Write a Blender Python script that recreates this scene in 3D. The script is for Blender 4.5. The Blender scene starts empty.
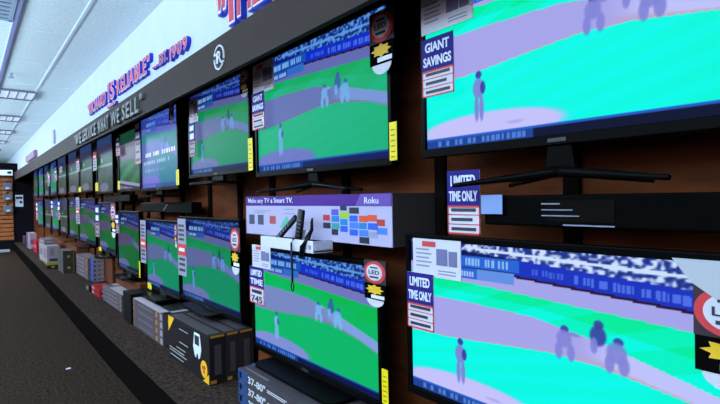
import bpy, bmesh, math, random
from mathutils import Matrix, Vector
C = bpy.context.scene.collection
scn = bpy.context.scene
scn.view_settings.view_transform = 'Standard'
scn.view_settings.look = 'None'
EYE = 1.42

# ------------------------------------------------------------------ materials
def lin(c):
    out = []
    for v in c:
        v = v / 255.0
        out.append(v / 12.92 if v <= 0.04045 else ((v + 0.055) / 1.055) ** 2.4)
    return tuple(out)

MATS = {}
def mat(name, rgb, rough=0.6, spec=0.3, noise=0.0, nscale=40.0, emit=None, estr=0.0, metal=0.0, stretch=None, bump=0.0):
    if name in MATS: return MATS[name]
    m = bpy.data.materials.new(name); m.use_nodes = True
    nt = m.node_tree; b = nt.nodes['Principled BSDF']
    c = lin(rgb)
    b.inputs['Roughness'].default_value = rough
    b.inputs['Specular IOR Level'].default_value = spec
    b.inputs['Metallic'].default_value = metal
    b.inputs['Base Color'].default_value = (*c, 1)
    if noise:
        tc = nt.nodes.new('ShaderNodeTexCoord'); nz = nt.nodes.new('ShaderNodeTexNoise')
        nz.inputs['Scale'].default_value = nscale; nz.inputs['Detail'].default_value = 4
        src = tc.outputs['Object']
        if stretch:
            mp = nt.nodes.new('ShaderNodeMapping'); mp.inputs['Scale'].default_value = stretch
            nt.links.new(src, mp.inputs['Vector']); src = mp.outputs['Vector']
        nt.links.new(src, nz.inputs['Vector'])
        cr = nt.nodes.new('ShaderNodeValToRGB')
        cr.color_ramp.elements[0].position = 0.3; cr.color_ramp.elements[1].position = 0.7
        cr.color_ramp.elements[0].color = (*[x * (1 - noise) for x in c], 1)
        cr.color_ramp.elements[1].color = (*[min(1, x * (1 + noise)) for x in c], 1)
        nt.links.new(nz.outputs['Fac'], cr.inputs['Fac'])
        nt.links.new(cr.outputs['Color'], b.inputs['Base Color'])
        if bump:
            bp = nt.nodes.new('ShaderNodeBump'); bp.inputs['Strength'].default_value = bump
            bp.inputs['Distance'].default_value = 0.01
            nt.links.new(nz.outputs['Fac'], bp.inputs['Height']); nt.links.new(bp.outputs['Normal'], b.inputs['Normal'])
    if emit:
        b.inputs['Emission Color'].default_value = (*lin(emit), 1); b.inputs['Emission Strength'].default_value = estr
    MATS[name] = m
    return m

def screen_mat(attr, strength=1.0):
    n = 'screen_' + attr
    if n in MATS: return MATS[n]
    m = bpy.data.materials.new(n); m.use_nodes = True
    nt = m.node_tree; b = nt.nodes['Principled BSDF']
    at = nt.nodes.new('ShaderNodeVertexColor'); at.layer_name = attr
    b.inputs['Base Color'].default_value = (0.004, 0.004, 0.005, 1)
    b.inputs['Roughness'].default_value = 0.3
    b.inputs['Specular IOR Level'].default_value = 0.015
    nt.links.new(at.outputs['Color'], b.inputs['Emission Color'])
    b.inputs['Emission Strength'].default_value = strength
    MATS[n] = m
    return m

BLACK = lambda: mat('gloss_black', (9, 8, 9), 0.3, 0.03)
MATTE = lambda: mat('matte_black', (11, 9, 9), 0.7, 0.0)
WHITE = lambda: mat('card_white', (205, 196, 210), 0.5, 0.3)
NAVY = lambda: mat('print_navy', (46, 38, 118), 0.5, 0.05)
RED = lambda: mat('print_red', (205, 60, 66), 0.5)
GREYP = lambda: mat('print_grey', (135, 135, 160), 0.5)
DARKP = lambda: mat('print_dark', (52, 50, 66), 0.5)
YEL = lambda: mat('tag_yellow', (236, 206, 20), 0.5)
GOLD = lambda: mat('print_gold', (225, 175, 40), 0.5)
WTXT = lambda: mat('print_white', (222, 220, 238), 0.5)

# ------------------------------------------------------------------ mesh helpers
class MB:
    def __init__(s): s.bm = bmesh.new()
    def box(s, x0, x1, y0, y1, z0, z1, bev=0.0):
        r = bmesh.ops.create_cube(s.bm, size=1.0)
        vs = r['verts']
        bmesh.ops.scale(s.bm, vec=(abs(x1 - x0), abs(y1 - y0), abs(z1 - z0)), verts=vs)
        bmesh.ops.translate(s.bm, vec=((x0 + x1) / 2, (y0 + y1) / 2, (z0 + z1) / 2), verts=vs)
        if bev:
            es = list({e for v in vs for e in v.link_edges})
            bmesh.ops.bevel(s.bm, geom=es, offset=bev, segments=2, affect='EDGES', profile=0.5)
        return s
    def prism(s, pts, axis, a, b):
        # pts: 2-D outline; axis 'y': pts are (x,z) extruded in y ; 'z': pts (x,y); 'x': pts (y,z)
        def V(p, t):
            return {'y': (p[0], t, p[1]), 'z': (p[0], p[1], t), 'x': (t, p[0], p[1])}[axis]
        A = [s.bm.verts.new(V(p, a)) for p in pts]; B = [s.bm.verts.new(V(p, b)) for p in pts]
        n = len(pts)
        s.bm.faces.new(A); s.bm.faces.new(B[::-1])
        for i in range(n): s.bm.faces.new((A[i], B[i], B[(i + 1) % n], A[(i + 1) % n]))
        return s
    def ring(s, cx, cz, rx, rz, w, y0, y1, n=40):
        for i in range(n):
            a0, a1 = 2 * math.pi * i / n, 2 * math.pi * (i + 1) / n
            P = lambda r_, a: (cx + (rx - r_) * math.cos(a), cz + (rz - r_) * math.sin(a))
            s.prism([P(0, a0), P(0, a1), P(w, a1), P(w, a0)], 'y', y0, y1)
        return s
    def disc(s, cx, cz, rx, rz, y0, y1, n=40):
        return s.prism([(cx + rx * math.cos(2 * math.pi * i / n), cz + rz * math.sin(2 * math.pi * i / n)) for i in range(n)], 'y', y0, y1)
    def tube(s, pts, r, n=8):
        pts = [Vector(p) for p in pts]; rings = []
        for i, p in enumerate(pts):
            d = (pts[min(i + 1, len(pts) - 1)] - pts[max(i - 1, 0)]).normalized()
            ref = Vector((0, 0, 1)) if abs(d.z) < 0.9 else Vector((1, 0, 0))
            a = d.cross(ref).normalized(); b = d.cross(a)
            rr = r[i] if isinstance(r, (list, tuple)) else r
            rings.append([s.bm.verts.new(p + a * rr * math.cos(2 * math.pi * k / n) + b * rr * math.sin(2 * math.pi * k / n)) for k in range(n)])
        for A, B in zip(rings, rings[1:]):
            for k in range(n): s.bm.faces.new((A[k], A[(k + 1) % n], B[(k + 1) % n], B[k]))
        s.bm.faces.new(rings[0][::-1]); s.bm.faces.new(rings[-1])
        return s
    def text(s, string, x0, x1, z0, z1, y, extrude=0.0, offset=0.0, res=3):
        """the string fitted into the rectangle x0..x1, z0..z1 facing -y at depth y"""
        cu = bpy.data.curves.new('lettering', 'FONT'); cu.body = string; cu.size = 1.0
        cu.offset = offset; cu.extrude = extrude; cu.resolution_u = res
        o = bpy.data.objects.new('lettering', cu); C.objects.link(o)
        dg = bpy.context.evaluated_depsgraph_get()
        me = bpy.data.meshes.new_from_object(o.evaluated_get(dg))
        bpy.data.objects.remove(o); bpy.data.curves.remove(cu)
        xs = [v.co.x for v in me.vertices]; ys = [v.co.y for v in me.vertices]
        if not xs: return s
        ax, bx, ay, by = min(xs), max(xs), min(ys), max(ys)
        for v in me.vertices:
            x, yy, z = v.co
            v.co = (x0 + (x - ax) / max(bx - ax, 1e-6) * (x1 - x0), y - z, z0 + (yy - ay) / max(by - ay, 1e-6) * (z1 - z0))
        s.bm.from_mesh(me); bpy.data.meshes.remove(me)
        return s
    def build(s, name, m, parent=None, smooth=False):
        bmesh.ops.recalc_face_normals(s.bm, faces=s.bm.faces)
        me = bpy.data.meshes.new(name); s.bm.to_mesh(me); s.bm.free()
        me.materials.append(m)
        if smooth:
            for p in me.polygons: p.use_smooth = True
        o = bpy.data.objects.new(name, me); C.objects.link(o); o.parent = parent
        return o

def tag(o, label, cat, group=None):
    o['label'] = label; o['category'] = cat
    if group: o['group'] = group
    return o
def thing(name, label, cat, loc, rotz=0.0, group=None):
    o = bpy.data.objects.new(name, None); C.objects.link(o); o.empty_display_size = 0.05
    o.location = loc; o.rotation_euler = (0, 0, rotz)
    return tag(o, label, cat, group)
def struct(name, mb, m):
    o = mb.build(name, m); o['kind'] = 'structure'; return o
W90 = -math.pi / 2      # local x runs to the right along the TV wall, local y runs into the wall

# ------------------------------------------------------------------ the room
carpet = mat('carpet', (46, 35, 30), 0.95, 0.0, 0.6, 45, bump=0.9)
carpet2 = mat('platform_carpet', (54, 42, 38), 0.95, 0.0, 0.6, 45, bump=0.8)
struct('floor', MB().box(-6, 1.75, -2, 24, -0.1, 0), carpet)

def ceiling_material():
    m = bpy.data.materials.new('ceiling_tile'); m.use_nodes = True; nt = m.node_tree; b = nt.nodes['Principled BSDF']
    b.inputs['Roughness'].default_value = 0.9; b.inputs['Specular IOR Level'].default_value = 0.1
    tc = nt.nodes.new('ShaderNodeTexCoord'); nz = nt.nodes.new('ShaderNodeTexNoise')
    nz.inputs['Scale'].default_value = 35; nz.inputs['Detail'].default_value = 6
    nt.links.new(tc.outputs['Object'], nz.inputs['Vector'])
    cr = nt.nodes.new('ShaderNodeValToRGB'); cr.color_ramp.elements[0].position = .35; cr.color_ramp.elements[1].position = .6
    cr.color_ramp.elements[0].color = (.72, .80, .86, 1); cr.color_ramp.elements[1].color = (.84, .90, .94, 1)
    nt.links.new(nz.outputs['Fac'], cr.inputs['Fac']); nt.links.new(cr.outputs['Color'], b.inputs['Base Color'])
    return m
CEIL = 3.0
struct('ceiling', MB().box(-6, 1.75, -2, 24, CEIL, CEIL + 0.1), ceiling_material())
g = MB()
for x in (0.80,):
    g.box(x - 0.012, x + 0.012, -2, 24, CEIL - 0.008, CEIL)
for i in range(13): g.box(-6, 1.25, 0.35 + i * 1.24 - 0.006, 0.35 + i * 1.24 + 0.006, CEIL - 0.004, CEIL)
struct('trim_1', g, mat('ceiling_bar', (228, 236, 245), 0.5))
struct('trim_2', MB().box(0.345, 0.375, -2, 24, CEIL - 0.02, CEIL), mat('ceiling_rail', (150, 150, 200), 0.5))

wall_m = mat('brown_panel', (92, 46, 25), 0.6, 0.03, 0.3, 3.0, stretch=(1, 1.2, 6))
struct('wall_right', MB().box(1.62, 1.75, -2, 18.1, 0, CEIL), wall_m)
up = MB()
for y in (-0.4, 0.83, 1.42, 2.1, 2.92, 3.42, 4.0, 4.68, 5.3, 5.8, 6.42, 6.95, 7.55, 8.2, 8.8, 9.4, 10.6, 11.6, 12.6, 14.0, 15.4):
    up.box(1.600, 1.622, y - 0.028, y + 0.028, 0.25, 2.4)
struct('trim_3', up, mat('dark_upright', (18, 13, 12), 0.6, 0.0))

# white bulkhead above the TVs and the dark fascia band below it
struct('wall_upper', MB().box(1.24, 1.75, -2, 24, 2.36, CEIL), mat('bulkhead_white', (205, 212, 226), 0.8, 0.1, 0.03, 4))
struct('trim_4', MB().box(1.15, 1.18, -2, 18, 2.135, 2.335).box(1.15, 1.62, -2, 18, 2.335, 2.36), mat('fascia_charcoal', (70, 58, 57), 0.6, 0.04, 0.06, 3))
struct('trim_5', MB().box(1.182, 1.62, -2, 18, 2.31, 2.334), MATTE())

# carpeted plinth that carries the boxes
pl = MB().prism([(0.925, -2), (1.62, -2), (1.62, 18), (1.10, 18), (0.99, 9.0), (0.935, 4.5)], 'z', 0.0, 0.25)
o = struct('floor_plinth', pl, carpet2)
struct('baseboard_right', MB().prism([(0.918, -2), (0.928, -2), (0.938, 4.5), (0.993, 9), (1.103, 18), (1.093, 18), (0.983, 9.0), (0.928, 4.5)], 'z', 0.0, 0.235), mat('plinth_kick', (17, 13, 13), 0.7, 0.0))

# far end of the aisle
struct('wall_end', MB().box(-4, 1.62, 18.0, 18.15, 0, 2.64), mat('end_charcoal', (22, 20, 25), 0.8, 0.0))
sl = MB(); z = 0.34
while z < 2.14:
    sl.box(-1.4, 1.10, 17.945, 17.984, z, z + 0.095); z += 0.125
rt = thing('slatwall_panel', 'brown slatted display panel on the dark wall ending the aisle', 'display panel', (0, 0, 0))
sl.build('slats', mat('slat_wood', (150, 84, 40), 0.6, 0.3, 0.2, 8), rt)
MB().box(-1.4, 1.12, 17.984, 17.996, 0.3, 2.25).build('backing', mat('slat_groove', (60, 34, 22), 0.8), rt)
rt = thing('header_sign', 'long white header sign above the slatted panel at the aisle end', 'sign', (0, 0, 0))
MB().box(-1.4, 1.11, 17.93, 17.998, 2.27, 2.43, 0.004).build('board', mat('header_white', (235, 240, 250), 0.6, emit=(220, 235, 255), estr=0.25), rt)
MB().box(0.98, 1.08, 17.922, 17.93, 2.32, 2.39).build('printed_panel', DARKP(), rt)
for i, (z0, z1, wh) in enumerate(((1.83, 2.05, 'upper'), (1.52, 1.72, 'middle'), (1.16, 1.38, 'lowest'))):
    rt = thing('hanging_package', f'grey accessory pack hanging on the slatted panel, {wh} of the three', 'package', (0, 0, 0), 0, 'packs hanging on the slatted panel')
    MB().box(0.86, 1.085, 17.87, 17.94, z0, z1, 0.006).build('pack', mat('pack_grey', (100, 98, 112), 0.5), rt)
    MB().box(0.93, 1.02, 17.862, 17.87, z0 + 0.03, z0 + 0.08).build('printed_panel', WHITE(), rt)
    MB().tube([(0.97, 17.944, z1 + 0.03), (0.97, 17.86, z1 + 0.03)], 0.008).box(0.94, 1.0, 17.9, 17.905, z1 - 0.01, z1 + 0.04).build('hook', MATTE(), rt)
rt = thing('notice_sign', 'small white notice with dark print on the dark end wall', 'notice', (0, 0, 0))
MB().box(1.16, 1.36, 17.985, 17.999, 1.32, 1.68, 0.003).build('sheet', mat('notice_white', (205, 215, 235), 0.6), rt)
MB().box(1.18, 1.34, 17.978, 17.985, 1.56, 1.63).build('heading', DARKP(), rt)
MB().box(1.27, 1.33, 17.978, 17.985, 1.42, 1.50).build('symbol', DARKP(), rt)
rt = thing('floor_bumper', 'low white bumper strip on the carpet at the end wall', 'bumper strip', (0, 0, 0))
MB().box(-1.4, 0.98, 17.6, 17.75, 0.0, 0.07, 0.01).build('strip', mat('bumper_white', (150, 150, 160), 0.6), rt)

tag(MB().prism([(0.63, 4.79), (0.665, 4.78), (0.672, 4.81), (0.64, 4.815)], 'z', 0.0, 0.004).build('paper_scrap', WHITE()), 'tiny white paper scrap on the dark aisle carpet', 'paper scrap')

# ceiling fixtures
lens = mat('fixture_lens', (190, 205, 225), 0.5, emit=(205, 225, 255), estr=0.8)
fr = mat('fixture_louvre', (120, 124, 140), 0.35)
names = ('nearest the camera', 'second from the camera', 'third from the camera', 'fourth from the camera', 'last before the far end')
for i, y in enumerate((8.22, 10.66, 12.8, 15.0, 17.3)):
    rt = thing('ceiling_light', f'louvred ceiling light panel, {names[i]}', 'ceiling light', (0.2, y, CEIL), 0, 'louvred ceiling lights')
    MB().box(-0.6, 0.6, 0, 0.62, -0.012, -0.004).build('diffuser', lens, rt)
    f = MB().box(-0.62, 0.62, -0.02, 0, -0.03, 0).box(-0.62, 0.62, 0.62, 0.64, -0.03, 0).box(-0.62, -0.6, 0, 0.62, -0.03, 0).box(0.6, 0.62, 0, 0.62, -0.03, 0)
    for k in range(1, 12): f.box(-0.6 + k * 0.1 - 0.006, -0.6 + k * 0.1 + 0.006, 0, 0.62, -0.04, -0.012)
    f.build('louvre', fr, rt)
rt = thing('ceiling_vent', 'square grey grille vent in the ceiling near the camera', 'vent', (0.04, 4.5, CEIL))
MB().box(-0.3, 0.3, 0, 0.6, -0.012, 0).build('backing', mat('vent_dark', (70, 74, 92), 0.6), rt)
f = MB().box(-0.3, 0.3, 0, 0.03, -0.024, 0).box(-0.3, 0.3, 0.57, 0.6, -0.024, 0).box(-0.3, -0.27, 0, 0.6, -0.024, 0).box(0.27, 0.3, 0, 0.6, -0.024, 0)
for k in range(1, 6): f.box(-0.27, 0.27, k * 0.1 - 0.025, k * 0.1 + 0.025, -0.022, -0.012)
f.build('grille', mat('vent_grey', (160, 172, 196), 0.5), rt)
rt = thing('ceiling_sprinkler', 'small sprinkler head under the ceiling near the vent', 'sprinkler', (0.45, 7.2, CEIL))
MB().tube([(0, 0, 0), (0, 0, -0.05)], 0.02).tube([(0, 0, -0.05), (0, 0, -0.058)], 0.035).build('head', mat('vent_grey', (160, 172, 196)), rt)

# ------------------------------------------------------------------ lettering on the bulkhead and fascia
blue = mat('letter_blue', (44, 58, 205), 0.45); lred = mat('letter_red', (222, 92, 122), 0.45); lwhite = mat('letter_white', (250, 235, 248), 0.5)
def char_width(ch):
    m = MB().text(ch, 0, 1, 0, 1, 0) if False else None
    cu = bpy.data.curves.new('lettering', 'FONT'); cu.body = ch; cu.size = 1.0
    o = bpy.data.objects.new('lettering', cu); C.objects.link(o)
    bpy.context.view_layer.update(); wd = o.dimensions.x
    bpy.data.objects.remove(o); bpy.data.curves.remove(cu)
    return max(wd, 0.12)
def spans(s, x0, x1, z0, z1):
    ws = [char_width(c) for c in s]; gap = 0.13
    k = (x1 - x0) / (sum(ws) + gap * (len(s) - 1)); x = x0; h = z1 - z0; out = []
    for c, w_ in zip(s, ws):
        za = z0 + .65 * h if c == '"' else z0
        zb = z0 + .16 * h if c == '.' and len(s) == 4 else z1
        out.append((c, x, x + w_ * k, za, zb)); x += (w_ + gap) * k
    return out
def sign_letters(name, label, Y0, segs, depth, redm=lred):
    """segs: (string, Yleft, Yright, z0, z1) ; root at Y0 on the bulkhead face"""
    rt = thing(name, label, 'sign lettering', (1.24, Y0, 0), W90)
    for s, yl, yr, z0, z1 in segs:
        for c, x0, x1, za, zb in spans(s, Y0 - yl, Y0 - yr, z0, z1):
            p = 0.07 * (z1 - z0)
            L = MB().text(c, x0 - p, x1 + p, za - p, zb + p, -depth / 2 - 0.001, depth / 2, 0.04).build('letter', blue, rt)
            MB().text(c, x0 - p * .5, x1 + p * .5, za - p * .5, zb + p * .5, -depth - 0.003, 0.001, 0.035).build('letter_outline', lwhite, L)
            MB().text(c, x0 + p * .1, x1 - p * .1, za + p * .1, zb - p * .1, -depth - 0.006, 0.001, 0.015).build('letter_face', redm, L)
    return rt
sign_letters('sign_lettering', 'red lettering reading RICHARD IS RELIABLE EST. 1909 on the white bulkhead', 5.2, [
    ('"RICHARD', 6.85, 5.88, 2.505, 2.635), ('IS', 5.76, 5.48, 2.50, 2.68), ('RELIABLE"', 5.36, 4.24, 2.505, 2.645),
    ('...', 4.15, 4.02, 2.495, 2.515), ('EST.', 3.98, 3.78, 2.495, 2.575), ('1909', 3.72, 3.36, 2.475, 2.565), ('_', 5.8, 5.44, 2.43, 2.455)], 0.028)
sign_letters('sign_lettering', 'large red block letters cut by the top edge of the photo', 2.5, [
    ('"', 2.80, 2.69, 2.34, 2.66), ('T', 2.76, 2.47, 2.44, 2.70), ('H', 2.535, 2.37, 2.445, 2.66), ('E', 2.345, 2.22, 2.445, 2.66)], 0.035, mat('letter_deep_red', (215, 62, 84), 0.45))
rt = thing('sign_lettering', 'grey raised lettering reading WE SERVICE WHAT WE SELL on the charcoal fascia', 'sign lettering', (1.15, 5.7, 0), W90)
gm = mat('letter_grey', (112, 110, 112), 0.5)
for s, yl, yr in (('"WE', 7.35, 6.86), ('SERVICE', 6.76, 5.98), ('WHAT', 5.88, 5.36), ('WE', 5.26, 4.92), ('SELL"', 4.82, 4.17)):
    for c, x0, x1, za, zb in spans(s, 5.7 - yl, 5.7 - yr, 2.16, 2.30): MB().text(c, x0, x1, za, zb, -0.014, 0.013, 0.025).build('letter', gm, rt)
rt = thing('sign_emblem', 'white round emblem with an interlocked letter R on the charcoal fascia', 'emblem', (1.15, 2.67, 2.238), W90)
wm = mat('emblem_white', (225, 225, 240), 0.4)
e = [MB(), MB()]
n = 44
for i in range(n):   # two arcs, open where the letter breaks through
    a0, a1 = 2 * math.pi * i / n, 2 * math.pi * (i + 1) / n
    am = math.degrees((a0 + a1) / 2)
    if 158 < am < 178 or 322 < am < 345: continue
    P = lambda r_, t: (r_ * math.cos(t), r_ * math.sin(t))
    e[0 if 168 < am < 334 else 1].prism([P(.071, a0), P(.071, a1), P(.062, a1), P(.062, a0)], 'y', -0.008, 0)
for q in e: q.build('ring_arc', wm, rt)
MB().text('R', -0.020, 0.034, -0.034, 0.036, -0.006, 0.003, 0.0).box(-0.066, 0.0, -0.008, 0, 0.018, 0.029).box(-0.034, -0.023, -0.008, 0, -0.03, 0.018).box(0.03, 0.064, -0.008, 0, -0.04, -0.029).build('letter', wm, rt)
rt = thing('bulkhead_sign', 'small mauve sign panel on the far white bulkhead', 'sign panel', (1.24, 13.7, 2.44), W90)
MB().box(-1.0, 1.0, -0.06, 0, 0, 0.15, 0.005).build('panel', mat('panel_mauve', (150, 120, 150), 0.6), rt)
MB().box(0.93, 1.0, -0.065, -0.06, 0.01, 0.14).build('edge_band', mat('panel_purple', (86, 50, 96), 0.6), rt)
rt = thing('bulkhead_strip_sign', 'narrow mauve vertical sign strip on the white bulkhead', 'sign strip', (1.24, 10.0, 2.46), W90)
MB().box(-0.07, 0.07, -0.03, 0, 0, 0.24, 0.004).build('panel', mat('strip_lilac', (178, 170, 205), 0.6), rt)

# ------------------------------------------------------------------ what the screens show: a ball game
rnd = random.Random(7)
def itp(t, pts):
    if t <= pts[0][0]: return pts[0][1]
    for (a, b), (c, d) in zip(pts, pts[1:]):
        if t <= c: return b + (d - b) * (t - a) / (c - a)
    return pts[-1][1]
def mix(a, b, t):
    t = max(0.0, min(1.0, t)); return tuple(x + (y - x) * t for x, y in zip(a, b))
def sst(a, b, x):
    t = max(0.0, min(1.0, (x - a) / (b - a))); return t * t * (3 - 2 * t)
def ell(u, v, cx, cy, rx, ry, soft=.25, rot=0.0):
    dx, dy = u - cx, v - cy
    if rot:
        k = 1.78; dx *= k
        dx, dy = dx * math.cos(rot) + dy * math.sin(rot), -dx * math.sin(rot) + dy * math.cos(rot); dx /= k
    d = math.hypot(dx / rx, dy / ry)
    return 1 - sst(1 - soft, 1 + soft, d)
PAL = {
 'near': dict(grass=(4, 250, 236), grass2=(0, 236, 158), dirt=(166, 164, 234), track=(164, 164, 234), mound=(196, 194, 250), strip=(190, 194, 250), ad=(26, 50, 190), crowd=((30, 50, 140), (205, 225, 255)), body=(128, 130, 214), cap=(60, 60, 160), tick=(10, 14, 48), bug=(40, 100, 216), edge=(196, 164, 190)),
 'mid': dict(grass=(6, 182, 108), grass2=(2, 184, 78), dirt=(118, 136, 194), track=(110, 118, 190), mound=(128, 142, 214), strip=(126, 160, 222), ad=(16, 46, 196), crowd=((14, 40, 110), (90, 150, 230)), body=(116, 182, 238), cap=(46, 96, 170), tick=(6, 16, 70), bug=(20, 84, 180), edge=(120, 124, 150)),
 'teal': dict(grass=(22, 178, 132), grass2=(12, 168, 92), dirt=(98, 112, 176), track=(98, 106, 176), mound=(108, 118, 196), strip=(118, 148, 212), ad=(16, 46, 196), crowd=((14, 40, 110), (90, 150, 230)), body=(108, 172, 232), cap=(50, 90, 160), tick=(10, 22, 90), bug=(20, 84, 180), edge=(110, 110, 140)),
 'far': dict(grass=(14, 138, 100), grass2=(10, 136, 68), dirt=(90, 102, 152), track=(84, 94, 152), mound=(104, 114, 172), strip=(96, 116, 178), ad=(14, 32, 132), crowd=((8, 20, 70), (60, 100, 190)), body=(96, 142, 212), cap=(30, 60, 110), tick=(8, 16, 66), bug=(24, 66, 140), edge=(90, 80, 90)),
 'dark': dict(grass=(12, 100, 46), grass2=(10, 96, 34), dirt=(76, 70, 104), track=(66, 66, 104), mound=(100, 98, 150), strip=(90, 96, 150), ad=(14, 26, 100), crowd=((8, 14, 50), (44, 70, 140)), body=(60, 80, 140), cap=(26, 46, 90), tick=(10, 14, 50), bug=(20, 46, 100), edge=(80, 74, 90)),
}
PALN = list(PAL)
# little marks that stand for print on the picture; fixed pseudo-random dashes
def dashes(u, v, u0, u1, v0, v1, n, seed):
    if not (u0 < u < u1 and v0 < v < v1): return 0.0
    t = (u - u0) / (u1 - u0) * n; k = int(t); f = t - k
    h = math.sin((k + 1) * 12.9898 + seed) * 43758.5453; h -= math.floor(h)
    if h < 0.18: return 0.0
    return 1.0 if 0.12 < f < 0.55 + 0.4 * h else 0.0
NOISE = {}
def crowdn(u, v):
    x, y = u * 120, v * 72; i, j = int(x), int(y); fx, fy = x - i, y - j
    def g(a, b):
        if (a, b) not in NOISE: NOISE[(a, b)] = rnd.random()
        return NOISE[(a, b)]
    return (g(i, j) * (1 - fx) + g(i + 1, j) * fx) * (1 - fy) + (g(i, j + 1) * (1 - fx) + g(i + 1, j + 1) * fx) * fy
def ball(u, v, P):
    E0 = itp(u, [(0, .21), (.5, .26), (1, .31)])
    E1 = itp(u, [(0, .36), (.3, .36), (.5, .37), (.7, .43), (1, .57)])
    E2 = itp(u, [(0, .615), (.2, .6), (.4, .565), (.56, .54), (.7, .55), (.886, .6), (1, .66)])
    A1 = itp(u, [(0, .0), (.3, .05), (.58, .085), (1, .135)]); A2 = itp(u, [(0, .14), (.3, .155), (.58, .185), (1, .235)])
    if v < A2:
        if v < A1:
            c = mix(P['crowd'][0], P['crowd'][1], sst(.25, .8, crowdn(u, v)))
            if abs(v - A1 * .55) < .008 and u > .3: c = P['crowd'][1]
        else:
            c = P['ad'] if u > .44 else mix(P['tick'], P['ad'], .3)
            if u > .46:
                m0 = (A1 + A2) / 2
                c = mix(c, (110, 150, 255), .45 * dashes(u, v, .5, .60, m0 - .018, m0 + .014, 9, 2) + .6 * dashes(u, v, .63, .97, m0 - .022, m0 + .018, 30, 5))
            if v > A2 - .014: c = (40, 14, 50)
    elif v < E0: c = P['track']
    elif v < E1:
        c = P['grass2']
        c = mix(c, P['grass'], .35 * (math.sin(u * 19 + v * 30) > 0.2) + (.5 if v > (E0 + E1) / 2 else 0))
    elif v < E2:
        c = P['dirt']
        edge = E1 + .03 + .03 * u
        if u > .62: c = mix(c, P['strip'], sst(.62, .75, u) * (1 - sst(edge + .03, edge + .07, v)))
        if u > .6 and u < .9: c = mix(c, P['edge'], .6 * sst(.6, .7, u) * sst(edge + .02, E2, v))
        if v > E2 - .01: c = mix(c, P['edge'], .5)
    else:
        c = mix(P['grass'], P['grass2'], .14 * (0.5 + 0.5 * math.sin(v * 60 + u * 25)) + .16 * sst(.7, 1, u))
    e = ell(u, v, .25, .912, .27, .085, .12)
    c = mix(c, P['mound'], e)
    c = mix(c, P['dirt'], .8 * ell(u, v, .36, .905, .03, .008, .4))
    # pitcher
    for cx, cy, rx, ry, k in ((.228, .615, .012, .022, 'cap'), (.226, .69, .021, .055, 'body'), (.219, .80, .009, .075, 'body'), (.238, .80, .009, .075, 'body'), (.244, .69, .01, .035, 'cap')):
        c = mix(c, P[k], .95 * ell(u, v, cx, cy, rx, ry, .18))
    # batter, catcher, umpire
    for cx, cy, rx, ry, k in ((.60, .40, .012, .02, 'cap'), (.598, .45, .022, .045, 'body'), (.582, .515, .011, .045, 'body'), (.618, .515, .011, .045, 'body'), (.625, .42, .02, .01, 'body'),
                              (.695, .345, .013, .022, 'cap'), (.693, .40, .022, .05, 'cap'), (.682, .45, .01, .04, 'body'),
                              (.745, .41, .013, .02, 'cap'), (.74, .465, .026, .05, 'body'), (.722, .52, .012, .045, 'body'), (.758, .52, .014, .045, 'body')):
        c = mix(c, P[k], .9 * ell(u, v, cx, cy, rx, ry, .2))
    # score box
    if .15 < u < .46 and .07 < v < .145: c = mix(P['bug'], (170, 215, 255), .75 * dashes(u, v, .16, .45, .088, .127, 22, 1))
    elif .15 < u < .44 and .15 < v < .215: c = mix(P['bug'], P['crowd'][1], .35 if u > .3 else 0); c = mix(c, (200, 225, 255), .75 * dashes(u, v, .16, .29, .167, .198, 12, 4))
    # ticker
    if v > .94:
        c = P['tick']
        if v < .95: c = mix(c, P['bug'], .9)
        if u < .42: c = mix(c, P['bug'], .6); c = mix(c, (110, 165, 255), .6 * dashes(u, v, .05, .42, .958, .988, 20, 3))
    return c
def alt(u, v):
    if v < .16: c = mix((14, 22, 60), (70, 100, 150), crowdn(u, v))
    elif v < .34: c = (62, 56, 76)
    elif v < .5: c = (20, 72, 44)
    elif v < .55: c = (112, 136, 136)
    else: c = mix((40, 70, 48), (62, 72, 76), .5 + .5 * math.sin(u * 13 + v * 8))
    c = mix(c, (150, 160, 200), .8 * ell(u, v, .3, .42, .05, .05)); c = mix(c, (34, 70, 130), ell(u, v, .62, .28, .1, .07))
    c = mix(c, (108, 110, 140), ell(u, v, .4, .93, .3, .09))
    return c
def diamond(u, v):
    c = (86, 74, 100) if v < .5 else (16, 90, 44)
    if v < .2: c = (20, 70, 50)
    if .2 <= v < .24: c = (104, 92, 116)
    e = .52 + .06 * math.sin(u * 3)
    if v > e: c = mix((20, 116, 58), (12, 70, 30), .5 + .5 * math.sin(u * 9 + v * 20))
    b = .84 + .1 * u
    if v > b: c = (150, 150, 180)
    if v > b + .05: c = (40, 36, 60)
    if v > b + .09: c = mix((170, 170, 210), (60, 40, 80), crowdn(u, v))
    return c
def subtitle(u, v):
    c = mix(ball(u, v, PAL['far']), (96, 120, 236), .42)
    if v > .62 and u < .55: c = mix(c, (140, 110, 220), .35)
    for v0, v1, w, s, b in ((.5, .56, .95, 3.3, .9), (.62, .665, .8, 1.7, .5), (.74, .775, .7, 9.1, .3)):
        c = mix(c, (235, 240, 255), b * dashes(u, v, .05, w, v0, v1, 15, s))
    if u > .5: c = mix(c, (40, 110, 150), .35 * (v > .66))
    return c
NX, NZ = 280, 158
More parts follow.
